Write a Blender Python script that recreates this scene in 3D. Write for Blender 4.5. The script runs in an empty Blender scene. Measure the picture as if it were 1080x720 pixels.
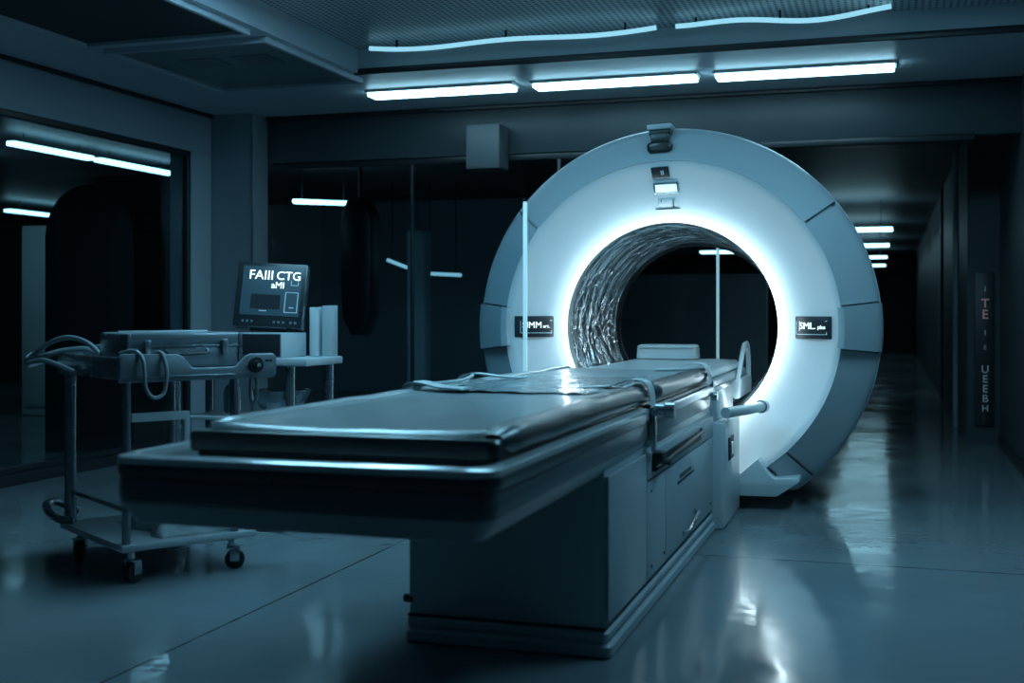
import bpy, bmesh, math, random
from mathutils import Vector, Matrix, noise
random.seed(7)
C = bpy.context.scene.collection
PI = math.pi

# ------------------------------------------------------------------ camera, world, light level
THETA = math.atan(400/1265)
sc = bpy.context.scene
sc.view_settings.view_transform = 'Standard'
sc.view_settings.look = 'None'
sc.view_settings.gamma = 1
sc.view_settings.use_curve_mapping = False
sc.view_settings.exposure = 0.0
cam_d = bpy.data.cameras.new('camera'); cam = bpy.data.objects.new('camera', cam_d); C.objects.link(cam)
cam_d.sensor_width = 36; cam_d.lens = 36*1265/1080
cam_d.shift_y = -32/1080
cam.location = (0, 0, 1.1); cam.rotation_euler = (PI/2, 0, THETA)
cam_d.dof.use_dof = True; cam_d.dof.focus_distance = 6.2; cam_d.dof.aperture_fstop = 2.4
cam_d.clip_end = 200
sc.camera = cam

w = bpy.data.worlds.new('dim_night'); sc.world = w; w.use_nodes = True
w.node_tree.nodes['Background'].inputs[0].default_value = (.12, .48, .80, 1)
w.node_tree.nodes['Background'].inputs[1].default_value = 0.022

LAMP = (.42, .86, 1.0)          # cool tube light
# unseen fill lamps added on the ceiling to light the room (above the table, over the right aisle, over the trolley): x, y, size x, size y, radiance
FILL_PANELS = [(-1.35, 5.0, 1.0, .7, 9, 'added unseen fill lamp on the ceiling above the middle of the table'),
          (.42, 5.2, .5, 1.7, 13, 'long added unseen fill lamp on the ceiling over the right aisle beside the table'),
          (-2.7, 5.0, .8, 1.1, 24, 'added unseen fill lamp on the ceiling between the table and the trolley')]

# ------------------------------------------------------------------ materials
def mat(name, col, rough=.5, metal=0., spec=.5, coat=0., bump=0., bscale=20., vary=0., aniso=None):
    m = bpy.data.materials.new(name); m.use_nodes = True; nt = m.node_tree
    b = nt.nodes['Principled BSDF']
    b.inputs['Base Color'].default_value = (*col, 1); b.inputs['Roughness'].default_value = rough
    b.inputs['Metallic'].default_value = metal; b.inputs['Specular IOR Level'].default_value = spec
    b.inputs['Coat Weight'].default_value = coat; b.inputs['Coat Roughness'].default_value = .12
    tc = nt.nodes.new('ShaderNodeTexCoord'); mp = nt.nodes.new('ShaderNodeMapping')
    nt.links.new(tc.outputs['Object'], mp.inputs[0])
    if aniso: mp.inputs['Scale'].default_value = aniso
    nz = nt.nodes.new('ShaderNodeTexNoise'); nz.inputs['Scale'].default_value = bscale; nz.inputs['Detail'].default_value = 5
    nt.links.new(mp.outputs[0], nz.inputs['Vector'])
    if bump:
        bp = nt.nodes.new('ShaderNodeBump'); bp.inputs['Strength'].default_value = bump; bp.inputs['Distance'].default_value = .02
        nt.links.new(nz.outputs[0], bp.inputs['Height']); nt.links.new(bp.outputs[0], b.inputs['Normal'])
    if vary:
        mr = nt.nodes.new('ShaderNodeMapRange'); mr.inputs[3].default_value = max(0, rough-vary); mr.inputs[4].default_value = rough+vary
        mr.inputs[1].default_value = .3; mr.inputs[2].default_value = .7
        nt.links.new(nz.outputs[0], mr.inputs[0]); nt.links.new(mr.outputs[0], b.inputs['Roughness'])
    return m
def emit(name, col, s, base=(.6, .7, .75)):
    m = bpy.data.materials.new(name); m.use_nodes = True; nt = m.node_tree
    b = nt.nodes['Principled BSDF']; b.inputs['Base Color'].default_value = (*base, 1)
    b.inputs['Emission Color'].default_value = (*col, 1); b.inputs['Emission Strength'].default_value = s
    return m
def glass(name, tint=(.75, .85, .88), gloss=.8, base=.035):
    m = bpy.data.materials.new(name); m.use_nodes = True; nt = m.node_tree; nt.nodes.clear()
    out = nt.nodes.new('ShaderNodeOutputMaterial'); mx = nt.nodes.new('ShaderNodeMixShader')
    tr = nt.nodes.new('ShaderNodeBsdfTransparent'); tr.inputs[0].default_value = (*tint, 1)
    gl = nt.nodes.new('ShaderNodeBsdfGlossy'); gl.inputs['Roughness'].default_value = .02
    gl.inputs[0].default_value = (gloss, gloss, gloss, 1)
    lw = nt.nodes.new('ShaderNodeLayerWeight'); lw.inputs[0].default_value = .5
    pw = nt.nodes.new('ShaderNodeMath'); pw.operation = 'POWER'; pw.inputs[1].default_value = 5; nt.links.new(lw.outputs['Facing'], pw.inputs[0])
    fr = nt.nodes.new('ShaderNodeMath'); fr.operation = 'MULTIPLY_ADD'; fr.inputs[1].default_value = .9; fr.inputs[2].default_value = base; nt.links.new(pw.outputs[0], fr.inputs[0])
    nt.links.new(fr.outputs[0], mx.inputs[0]); nt.links.new(tr.outputs[0], mx.inputs[1]); nt.links.new(gl.outputs[0], mx.inputs[2])
    nt.links.new(mx.outputs[0], out.inputs[0])
    return m

M = {}
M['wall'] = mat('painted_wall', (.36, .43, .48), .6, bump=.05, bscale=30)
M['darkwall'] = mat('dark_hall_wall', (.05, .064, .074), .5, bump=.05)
M['ceil'] = mat('painted_ceiling', (.46, .53, .58), .42, bump=.04)
M['ceilpanel'] = mat('ceiling_panel_grey', (.16, .20, .225), .4, bump=.05)
M['vent'] = mat('vent_dark', (.03, .04, .045), .5)
M['trim'] = mat('dark_trim', (.02, .025, .03), .35)
M['steel'] = mat('brushed_steel', (.25, .30, .33), .24, .8, vary=.08, bscale=8)
M['pillar'] = mat('satin_steel_cladding', (.30, .36, .40), .34, .3, vary=.06, bscale=3)
M['white'] = mat('white_enamel', (.62, .68, .70), .32, coat=.3, bump=.02, bscale=8)
M['face'] = mat('white_gantry_plastic', (.66, .71, .73), .38, coat=.15)
M['cover'] = mat('grey_gantry_cover', (.40, .46, .49), .38, coat=.2)
M['cabinet'] = mat('cabinet_enamel', (.40, .46, .49), .42, coat=.1, bump=.02, bscale=6)
M['seam'] = mat('seam_black', (.012, .015, .018), .5)
M['black'] = mat('black_plastic', (.014, .018, .022), .35)
M['tray'] = mat('table_tray_enamel', (.05, .068, .08), .28, coat=.5)
M['body'] = mat('table_body_enamel', (.12, .15, .17), .40, coat=.3)
M['rail'] = mat('polished_rail', (.42, .47, .5), .22, .8)
M['vinyl'] = mat('grey_vinyl_mattress', (.27, .33, .35), .34, coat=.35, bump=.10, bscale=3.2, aniso=(2.2, .8, 1), vary=.05)
M['bolster'] = mat('dark_vinyl_bolster', (.045, .06, .07), .33, coat=.3, bump=.04, bscale=5)
M['pale'] = mat('pale_cushion_vinyl', (.42, .48, .5), .35, coat=.2, bump=.1, bscale=7)
M['strap'] = mat('pale_strap_webbing', (.55, .61, .63), .55, bump=.3, bscale=40)
M['cloth'] = mat('crumpled_cloth', (.34, .40, .42), .5, bump=.5, bscale=18)
M['rubber'] = mat('black_rubber', (.02, .024, .027), .55)
M['cable'] = mat('grey_cable', (.22, .27, .29), .35)
M['paper'] = mat('paper_binder', (.55, .6, .62), .6)
M['lamp'] = emit('lamp_diffuser', (.40, .80, 1.0), 11.0)
M['hall_lamp'] = emit('hall_lamp_diffuser', (.40, .82, 1.0), 4.5)
M['cove'] = emit('reflection_streak_glow', (.34, .76, .95), .85)  # glow of the imitated lamp reflections under the ceiling
M['ring'] = emit('ring_light_diffuser', (.72, .93, 1.0), 11.5)
M['glyph'] = emit('glowing_lettering', (.75, .95, 1.0), 1.6)
M['glyphdim'] = emit('screen_dim_detail', (.25, .55, .7), .22)
M['screen'] = emit('screen_blue', (.03, .12, .20), .30, (.02, .03, .04))
M['litpanel'] = emit('lit_readout', (.55, .9, 1.0), 1.1)
M['redmark'] = emit('red_lettering', (1, .22, .15), .10)
M['whitemark'] = emit('pale_lettering', (.5, .6, .65), .06)
M['glass'] = glass('clear_glass')
M['glassdark'] = glass('coated_glass', (.86, .92, .94), .7, .008)
M['edge'] = emit('glass_edge_glow', (.38, .75, .88), .42)  # edge brightness put in as emission; the glass is no lamp
M['silver'] = mat('aluminium_case', (.27, .32, .35), .28, .5, bump=.05, bscale=12)

def perforated():
    m = mat('perforated_metal_ceiling', (.22, .27, .30), .38, .35); nt = m.node_tree
    b = nt.nodes['Principled BSDF']
    tc = nt.nodes.new('ShaderNodeTexCoord'); sp = nt.nodes.new('ShaderNodeVectorMath'); sp.operation = 'MULTIPLY'; sp.inputs[1].default_value = (26, 26, 0)
    nt.links.new(tc.outputs['Object'], sp.inputs[0])
    fr = nt.nodes.new('ShaderNodeVectorMath'); fr.operation = 'FRACTION'; nt.links.new(sp.outputs[0], fr.inputs[0])
    d = nt.nodes.new('ShaderNodeVectorMath'); d.operation = 'DISTANCE'; d.inputs[1].default_value = (.5, .5, 0); nt.links.new(fr.outputs[0], d.inputs[0])
    lt = nt.nodes.new('ShaderNodeMath'); lt.operation = 'LESS_THAN'; lt.inputs[1].default_value = .27; nt.links.new(d.outputs['Value'], lt.inputs[0])
    mx = nt.nodes.new('ShaderNodeMix'); mx.data_type = 'RGBA'
    mx.inputs[6].default_value = (.58, .65, .69, 1); mx.inputs[7].default_value = (.02, .025, .03, 1)
    nt.links.new(lt.outputs[0], mx.inputs[0]); nt.links.new(mx.outputs[2], b.inputs['Base Color'])
    return m
M['perf'] = perforated()

def floor_mat():
    m = mat('glossy_floor_sheet', (.17, .205, .225), .2, spec=.55, coat=.0); nt = m.node_tree
    b = nt.nodes['Principled BSDF']
    tc = nt.nodes.new('ShaderNodeTexCoord'); sx = nt.nodes.new('ShaderNodeSeparateXYZ'); nt.links.new(tc.outputs['Object'], sx.inputs[0])
    def line(sock, off, period, wd):
        a = nt.nodes.new('ShaderNodeMath'); a.operation = 'ADD'; a.inputs[1].default_value = off; nt.links.new(sock, a.inputs[0])
        p = nt.nodes.new('ShaderNodeMath'); p.operation = 'PINGPONG'; p.inputs[1].default_value = period/2; nt.links.new(a.outputs[0], p.inputs[0])
        l = nt.nodes.new('ShaderNodeMath'); l.operation = 'LESS_THAN'; l.inputs[1].default_value = wd; nt.links.new(p.outputs[0], l.inputs[0])
        return l.outputs[0]
    l1 = line(sx.outputs[0], 2.23, 4.0, .0045); l2 = line(sx.outputs[1], -5.42, 3.0, .006)
    mxm = nt.nodes.new('ShaderNodeMath'); mxm.operation = 'MAXIMUM'; nt.links.new(l1, mxm.inputs[0]); nt.links.new(l2, mxm.inputs[1])
    nz = nt.nodes.new('ShaderNodeTexNoise'); nz.inputs['Scale'].default_value = 1.7; nz.inputs['Detail'].default_value = 6; nz.inputs['Roughness'].default_value = .6
    nt.links.new(tc.outputs['Object'], nz.inputs['Vector'])
    cr = nt.nodes.new('ShaderNodeMix'); cr.data_type = 'RGBA'; cr.inputs[6].default_value = (.145, .18, .20, 1); cr.inputs[7].default_value = (.20, .24, .26, 1)
    nt.links.new(nz.outputs[0], cr.inputs[0])
    mx = nt.nodes.new('ShaderNodeMix'); mx.data_type = 'RGBA'; mx.inputs[7].default_value = (.02, .025, .03, 1)
    nt.links.new(mxm.outputs[0], mx.inputs[0]); nt.links.new(cr.outputs[2], mx.inputs[6]); nt.links.new(mx.outputs[2], b.inputs['Base Color'])
    mr = nt.nodes.new('ShaderNodeMapRange'); mr.inputs[1].default_value = .35; mr.inputs[2].default_value = .7; mr.inputs[3].default_value = .07; mr.inputs[4].default_value = .18
    nt.links.new(nz.outputs[0], mr.inputs[0]); nt.links.new(mr.outputs[0], b.inputs['Roughness'])
    n2 = nt.nodes.new('ShaderNodeTexNoise'); n2.inputs['Scale'].default_value = 5; nt.links.new(tc.outputs['Object'], n2.inputs['Vector'])
    bp = nt.nodes.new('ShaderNodeBump'); bp.inputs['Strength'].default_value = .10; bp.inputs['Distance'].default_value = .02
    nt.links.new(n2.outputs[0], bp.inputs['Height']); nt.links.new(bp.outputs[0], b.inputs['Normal'])
    return m
M['floor'] = floor_mat()

def liner_mat():
    m = mat('crinkled_mirror_liner', (.80, .85, .87), .13, .95); nt = m.node_tree
    b = nt.nodes['Principled BSDF']
    tc = nt.nodes.new('ShaderNodeTexCoord'); sx = nt.nodes.new('ShaderNodeSeparateXYZ'); nt.links.new(tc.outputs['Object'], sx.inputs[0])
    at = nt.nodes.new('ShaderNodeMath'); at.operation = 'ARCTAN2'; nt.links.new(sx.outputs[2], at.inputs[0]); nt.links.new(sx.outputs[0], at.inputs[1])
    ma = nt.nodes.new('ShaderNodeMath'); ma.operation = 'MULTIPLY'; ma.inputs[1].default_value = 1.7; nt.links.new(at.outputs[0], ma.inputs[0])
    my = nt.nodes.new('ShaderNodeMath'); my.operation = 'MULTIPLY'; my.inputs[1].default_value = 9; nt.links.new(sx.outputs[1], my.inputs[0])
    cb = nt.nodes.new('ShaderNodeCombineXYZ'); nt.links.new(ma.outputs[0], cb.inputs[0]); nt.links.new(my.outputs[0], cb.inputs[1])
    nz = nt.nodes.new('ShaderNodeTexNoise'); nz.inputs['Scale'].default_value = 2.2; nz.inputs['Detail'].default_value = 4; nz.inputs['Distortion'].default_value = .8
    nt.links.new(cb.outputs[0], nz.inputs['Vector'])
    bp = nt.nodes.new('ShaderNodeBump'); bp.inputs['Strength'].default_value = 1.0; bp.inputs['Distance'].default_value = .045
    nt.links.new(nz.outputs[0], bp.inputs['Height']); nt.links.new(bp.outputs[0], b.inputs['Normal'])
    return m
M['liner'] = liner_mat()

# ------------------------------------------------------------------ helpers
WM = {}
def finish(bm, ang=35):
    bmesh.ops.recalc_face_normals(bm, faces=bm.faces)
    for f in bm.faces: f.smooth = True
    for e in bm.edges:
        if len(e.link_faces) == 2 and e.calc_face_angle(0) > math.radians(ang): e.smooth = False
def obj(name, bm, m, parent=None, local=False, ang=35):
    finish(bm, ang)
    if parent is not None and not local: bm.transform(WM[parent.name].inverted())
    me = bpy.data.meshes.new(name); bm.to_mesh(me); bm.free()
    me.materials.append(m)
    o = bpy.data.objects.new(name, me); C.objects.link(o)
    if parent is not None: o.parent = parent; WM[o.name] = WM[parent.name]
    else: WM[o.name] = Matrix.Identity(4)
    return o
def tag(o, label=None, cat=None, group=None, kind=None):
    if label: o['label'] = label
    if cat: o['category'] = cat
    if group: o['group'] = group
    if kind: o['kind'] = kind
    return o
def thing(name, label, cat, loc=(0, 0, 0), rz=0, group=None):
    o = bpy.data.objects.new(name, None); C.objects.link(o)
    o.location = loc; o.rotation_euler = (0, 0, rz); o.empty_display_size = .1
    WM[o.name] = Matrix.Translation(loc) @ Matrix.Rotation(rz, 4, 'Z')
    return tag(o, label, cat, group)
def struct(name, bm, m, parent=None):
    o = obj(name, bm, m, parent)
    o['kind'] = 'structure'
    return o
def put(bm, t, mx=None):
    if mx is not None: t.transform(mx)
    me = bpy.data.meshes.new('tmp'); t.to_mesh(me); t.free(); bm.from_mesh(me); bpy.data.meshes.remove(me)
    return bm
def box(x0, x1, y0, y1, z0, z1, bev=0., seg=2, bm=None, mx=None):
    t = bmesh.new(); bmesh.ops.create_cube(t, size=1)
    t.transform(Matrix.Translation(((x0+x1)/2, (y0+y1)/2, (z0+z1)/2)) @ Matrix.Diagonal((abs(x1-x0), abs(y1-y0), abs(z1-z0), 1)))
    if bev: bmesh.ops.bevel(t, geom=t.edges[:], offset=bev, segments=seg, affect='EDGES', profile=.5)
    if mx is not None: t.transform(mx)
    return t if bm is None else put(bm, t)
def tube(pts, r, seg=10, bm=None, closed=False):
    pts = [Vector(p) for p in pts]; n = len(pts); t = bmesh.new(); rings = []
    up = Vector((0, 0, 1)); prev = None
    for i, p in enumerate(pts):
        a = pts[(i-1) % n] if (i or closed) else p; b = pts[(i+1) % n] if (i < n-1 or closed) else p
        d = (b-a).normalized()
        if prev is None:
            u = d.cross(up)
            if u.length < .05: u = d.cross(Vector((1, 0, 0)))
        else: u = prev - d*prev.dot(d)
        u.normalize(); prev = u; v = d.cross(u)
        rr = r[i] if isinstance(r, (list, tuple)) else r
        rings.append([t.verts.new(p + (u*math.cos(2*PI*k/seg)+v*math.sin(2*PI*k/seg))*rr) for k in range(seg)])
    for i in range(n if closed else n-1):
        A, B = rings[i], rings[(i+1) % n]
        for k in range(seg): t.faces.new((A[k], A[(k+1) % seg], B[(k+1) % seg], B[k]))
    if not closed: t.faces.new(rings[0][::-1]); t.faces.new(rings[-1])
    return t if bm is None else put(bm, t)
def smooth_pts(pts, k=6):
    P = [Vector(p) for p in pts]; out = []
    for i in range(len(P)-1):
        p0, p1, p2, p3 = P[max(i-1, 0)], P[i], P[i+1], P[min(i+2, len(P)-1)]
        for j in range(k):
            s = j/k
            out.append(.5*((2*p1)+(p2-p0)*s+(2*p0-5*p1+4*p2-p3)*s*s+(3*p1-p0-3*p2+p3)*s**3))
    out.append(P[-1]); return out
def prism(poly, d0, d1, axis='y', bev=0., bm=None):
    """poly = 2D outline; extruded along an axis: y -> (x,z), x -> (y,z), z -> (x,y)"""
    t = bmesh.new()
    f = {'y': lambda a, b, d: (a, d, b), 'x': lambda a, b, d: (d, a, b), 'z': lambda a, b, d: (a, b, d)}[axis]
    A = [t.verts.new(f(a, b, d0)) for a, b in poly]; B = [t.verts.new(f(a, b, d1)) for a, b in poly]; n = len(poly)
    t.faces.new(A); t.faces.new(B[::-1])
    for i in range(n): t.faces.new((A[i], A[(i+1) % n], B[(i+1) % n], B[i]))
    bmesh.ops.recalc_face_normals(t, faces=t.faces)
    if bev: bmesh.ops.bevel(t, geom=t.edges[:], offset=bev, segments=2, affect='EDGES', profile=.5)
    return t if bm is None else put(bm, t)
def rrect(x0, x1, y0, y1, r, k=6):
    pts = []
    for cx, cy, a in ((x1-r, y1-r, 0), (x0+r, y1-r, 90), (x0+r, y0+r, 180), (x1-r, y0+r, 270)):
        for i in range(k+1):
            t = math.radians(a+90*i/k); pts.append((cx+r*math.cos(t), cy+r*math.sin(t)))
    return pts
def loft(loops, cap=True):
    t = bmesh.new(); R = [[t.verts.new(p) for p in L] for L in loops]
    for i in range(len(R)-1):
        A, B = R[i], R[i+1]; n = len(A)
        for k in range(n): t.faces.new((A[k], A[(k+1) % n], B[(k+1) % n], B[k]))
    if cap: t.faces.new(R[0][::-1]); t.faces.new(R[-1])
    return t
def slab(levels, x0, x1, y0, y1, r):
    """stack of rounded rectangles: levels = [(z, inset)]"""
    return loft([[(x, y, z) for x, y in rrect(x0+i, x1-i, y0+i, y1-i, max(.012, r-i*.6))] for z, i in levels])
def text(s, size, ext=.001):
    cu = bpy.data.curves.new('t', 'FONT'); cu.body = s; cu.size = size; cu.extrude = ext; cu.align_x = 'CENTER'; cu.align_y = 'CENTER'
    o = bpy.data.objects.new('t', cu); C.objects.link(o)
    dg = bpy.context.evaluated_depsgraph_get(); dg.update()
    me = bpy.data.meshes.new_from_object(o.evaluated_get(dg)); b = bmesh.new(); b.from_mesh(me)
    bpy.data.objects.remove(o); bpy.data.meshes.remove(me); bpy.data.curves.remove(cu)
    return b

# ------------------------------------------------------------------ the setting
CZ = 2.70
LX, BY, RX = -5.3, 8.87, .85
struct('floor', box(-14, 3.2, -1.5, 38, -.1, 0), M['floor'])
# ceiling of the room
struct('ceiling', box(LX, 1.0, 7.4, BY+.1, CZ, CZ+.25), M['ceil'])                       # soffit that holds the lamp row
cl = struct('ceiling_left', box(LX, -3.42, -1.5, 7.4, CZ, CZ+.25), M['ceil'])
struct('ceiling_perforated', box(-3.42, 1.0, -1.5, 7.4, 2.86, 2.95), M['perf'])
struct('trim_1', box(-3.45, 1.0, 7.375, 7.40, CZ-.012, CZ+.03, .004), M['trim'])          # dark joint before the lamp soffit
struct('trim_2', box(LX, 1.0, BY-.05, BY-.01, CZ-.03, CZ, .004), M['trim'])
struct('trim_3', box(LX, LX+.03, 3, 8.7, CZ-.03, CZ, .004), M['trim'])
n = 4
for (x0, x1, y0, y1, m) in ((-4.55, -3.50, 6.25, 7.55, 'ceilpanel'), (-4.55, -3.50, 4.6, 6.02, 'vent')):
    p = struct('trim_%d' % n, box(x0, x1, y0, y1, CZ-.012, CZ+.01), M[m]); n += 1
    f = bmesh.new()
    for a in ((x0-.03, x0, y0-.03, y1+.03), (x1, x1+.03, y0-.03, y1+.03), (x0, x1, y0-.03, y0), (x0, x1, y1, y1+.03)):
        box(*a, CZ-.035, CZ+.01, .004, 1, f)
    struct('panel_frame', f, M['ceil'], p)
    if m == 'ceilpanel':
        g = bmesh.new()
        for a in ((x0+.25, x0+.5, y0+.35, y0+.6), (x0+.62, x0+.87, y0+.35, y0+.6)): box(*a, CZ-.016, CZ-.011, .002, 1, g)
        struct('panel_inset', g, mat('inset_grey', (.11, .14, .16), .4), p)
p = struct('trim_%d' % n, box(-3.13, -2.70, 4.9, 6.07, 2.835, 2.862, .006), M['ceil']); n += 1
struct('panel_inset', box(-3.07, -2.76, 4.96, 6.0, 2.828, 2.836, .003), M['ceilpanel'], p)
# left wall: header beam, end post, tinted glazing
struct('wall_left', put(box(LX-.2, LX, -1.5, 8.86, 2.37, CZ, .006), box(LX-.2, LX, 8.32, 8.86, 0, 2.37, .006)), M['wall'])
struct('baseboard_left', box(LX-.02, LX+.03, 4.9, 8.3, 0, .07, .006), M['trim'])
def glazing(name, y0, y1, mt):
    f = bmesh.new()
    for a in ((y0, y0+.04, .07, 2.37), (y1-.04, y1, .07, 2.37), (y0, y1, 2.33, 2.37), (y0, y1, .07, .11)): box(LX-.06, LX-.01, a[0], a[1], a[2], a[3], .004, 1, f)
    r = struct(name, f, M['trim'])
    struct('pane', box(LX-.04, LX-.03, y0+.04, y1-.04, .11, 2.33), M[mt], r)
glazing('window_1', 6.03, 8.32, 'glass')
struct('door_1', box(LX-.06, LX-.01, 3.2, 6.01, .07, 2.37, .004), M['trim'])
# back: header, glass front, steel clad pillar
struct('wall_back', box(LX, 1.0, BY, BY+.12, 2.32, CZ+.1, .004), mat('header_paint', (.05, .068, .08), .4))
struct('trim_%d' % n, box(-1.6, .55, BY-.03, BY+.15, 2.28, 2.33, .008), M['trim']); n += 1
struct('pillar_left', box(-5.3, -4.92, 8.60, 8.86, 0, CZ, .008), M['pillar'])
struct('edge_highlight_bead', box(-4.925, -4.912, 8.592, 8.604, 0, CZ-.01, .003), M['rail'], bpy.data.objects['pillar_left'])  # bright bead added to draw the pillar's edge highlight
w2 = struct('window_2', put(box(-4.9, -1.22, BY+.02, BY+.06, 2.27, 2.32, .004), box(-4.9, -1.22, BY+.02, BY+.06, 0, .05, .004)), M['trim'])
for a, b in ((-4.9, -3.66), (-3.65, -2.44), (-2.43, -1.22)):
    struct('pane', box(a, b, BY+.035, BY+.045, .05, 2.27), M['glassdark'], w2)
for x in (-3.655, -2.435): struct('mullion', box(x-.012, x+.012, BY+.025, BY+.055, .05, 2.27, .003), M['trim'], w2)
struct('pane_edge', box(-1.232, -1.212, BY+.03, BY+.05, .3, 2.1, .002), M['edge'], w2)
# right wall, step, corridor wall
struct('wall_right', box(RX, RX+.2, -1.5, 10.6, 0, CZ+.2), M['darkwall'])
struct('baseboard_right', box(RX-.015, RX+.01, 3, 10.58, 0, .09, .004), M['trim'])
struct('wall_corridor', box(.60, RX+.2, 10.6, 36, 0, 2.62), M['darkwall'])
g = struct('trim_%d' % n, box(.565, .60, 12.1, 12.4, 0, 2.6, .006), M['wall']); n += 1
struct('trim_%d' % n, box(.57, .60, 15.4, 15.7, 0, 2.6, .006), M['darkwall']); n += 1
# dark hall beyond the glass
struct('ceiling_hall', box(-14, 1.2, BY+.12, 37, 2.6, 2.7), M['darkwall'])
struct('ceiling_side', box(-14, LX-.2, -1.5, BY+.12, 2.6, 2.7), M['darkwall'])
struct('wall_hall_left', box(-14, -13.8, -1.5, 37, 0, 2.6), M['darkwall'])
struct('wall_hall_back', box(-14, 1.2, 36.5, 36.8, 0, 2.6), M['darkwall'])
struct('wall_hall_middle', box(-9.6, -4.6, 15.2, 15.4, 0, 2.6), M['wall'])
struct('wall_hall_side', box(-5.4, -1.9, 19.5, 19.7, 0, 1.7), M['wall'])

# ------------------------------------------------------------------ lamps
def strip_lamp(x0, x1, y, label, wd=.16):
    t = thing('strip_lamp', label, 'ceiling light', ((x0+x1)/2, y, CZ), 0, 'lamps in the soffit above the scanner')
    obj('housing', box(x0-.015, x1+.015, y-wd/2-.015, y+wd/2+.015, CZ-.02, CZ, .003), M['white'], t)
    obj('diffuser', box(x0, x1, y-wd/2, y+wd/2, CZ-.045, CZ-.012, .006), M['lamp'], t)
strip_lamp(-3.62, -2.53, 8.05, 'bright ceiling strip lamp over the steel pillar side, leftmost of the soffit row')
strip_lamp(-2.38, -1.25, 8.08, 'bright ceiling strip lamp in the middle of the soffit row, above the scanner')
strip_lamp(-1.12, .02, 8.11, 'bright ceiling strip lamp at the right end of the soffit row')
for px, py, sx, sy, L, lab in FILL_PANELS:
    zt = 2.86 if px > -3.4 else CZ
    t = thing('added_fill_lamp', lab, 'ceiling light', (px, py, zt))
    obj('housing', box(px-sx/2-.02, px+sx/2+.02, py-sy/2-.02, py+sy/2+.02, zt-.015, zt, .004), M['white'], t)
    obj('diffuser', box(px-sx/2, px+sx/2, py-sy/2, py+sy/2, zt-.021, zt-.012, .004), emit('fill_lamp_diffuser', (.30, .73, 1.0), L), t)
def reflection_streak(x0, x1, y, label, ph, z0=2.82):  # glowing tubes imitate lamp reflections on the ceiling; hung here as added strips
    t = thing('lamp_reflection_streak', label, 'reflection streak', ((x0+x1)/2, y, 2.86), 0, 'streaks standing in for lamp reflections under the perforated ceiling')
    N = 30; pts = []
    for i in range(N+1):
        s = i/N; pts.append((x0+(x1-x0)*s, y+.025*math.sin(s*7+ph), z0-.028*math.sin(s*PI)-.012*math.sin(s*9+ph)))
    obj('streak_tube', tube(pts, .015, 8), M['cove'], t)
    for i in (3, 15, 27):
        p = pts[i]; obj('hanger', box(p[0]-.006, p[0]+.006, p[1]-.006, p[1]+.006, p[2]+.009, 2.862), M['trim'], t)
reflection_streak(-3.25, -1.36, 7.18, 'long dim wavy streak standing in for a lamp reflection under the perforated ceiling, left one ending near the centre', .4)
reflection_streak(-1.24, .0, 7.18, 'shorter dim wavy streak standing in for a lamp reflection under the perforated ceiling, right of the other', 2.0, 2.83)
M['faint_lamp'] = emit('faint_lamp_diffuser', (.36, .76, .95), .8)
def pendant(a, b, label, wd=.13, group='lamps in the dark hall beyond the glass', m='hall_lamp'):
    """a, b = ends (x,y,z)"""
    a, b = Vector(a), Vector(b); mid = (a+b)/2
    t = thing('pendant_lamp', label, 'hall lamp', (mid.x, mid.y, max(a.z, b.z)), 0, group)
    d = (b-a).normalized(); L = (b-a).length
    ry = math.atan2(d.y, d.x)
    mx = Matrix.Translation(mid) @ Matrix.Rotation(ry, 4, 'Z') @ Matrix.Rotation(-math.asin(d.z), 4, 'Y')
    obj('diffuser', box(-L/2, L/2, -wd/2, wd/2, -.02, .02, .008, mx=mx), M[m], t)
    for s in (-.35, .35):
        q = mid+d*L*s; obj('suspension_rod', tube([(q.x, q.y, q.z+.015), (q.x, q.y, 2.6)], .006, 6), M['trim'], t)
pendant((-7, 8.27, 2.5), (-7, 9.32, 2.5), 'long added lamp standing in for a reflection high behind the left glazing, nearer of the upper pair', .09)  # lamp added in place of a reflection in the glazing
pendant((-7, 9.42, 2.5), (-7, 10.6, 2.5), 'long added lamp standing in for a reflection high behind the left glazing, farther of the upper pair', .09)  # second added lamp, also for a reflection in the glazing
pendant((-11.3, 13.3, 2.45), (-11.3, 14.9, 2.45), 'faint added lamp standing in for a reflection low behind the left glazing, below the brighter pair')  # lower glazing reflection, built as an added lamp
pendant((-5.82, 11.0, 2.22), (-5.25, 11.2, 2.2), 'short lamp behind the back glass just right of the steel pillar')
pendant((-5.61, 12.9, 1.70), (-5.22, 13.03, 1.54), 'slanting faint lamp far behind the back glass, right of the monitor', .05, m='faint_lamp')
pendant((-5.20, 13.04, 1.54), (-4.78, 13.17, 1.52), 'level faint lamp far behind the back glass, next to the slanting one', .05, m='faint_lamp')
pendant((-9.1, 9.2, 2.45), (-8.1, 9.2, 2.45), 'added unseen lamp that brightens the tall pale cabinet behind the left glazing', .25)  # out of view, added to brighten the cabinet
pendant((-3.4, 22.5, 2.2), (-2.75, 22.5, 2.2), 'faint added lamp standing in for a reflection seen through the bore of the scanner', wd=.3)  # added lamp for a reflection showing in the bore
for i, Y in enumerate((16.9, 21.0, 25.6, 30.2)):
    pendant((-1.0, Y, 2.2), (.02-.05*i, Y, 2.2), ['corridor lamp right of the scanner, nearest and highest', 'corridor lamp right of the scanner, second from the top',
            'corridor lamp right of the scanner, third from the top', 'corridor lamp right of the scanner, farthest and lowest'][i], wd=.35)

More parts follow.
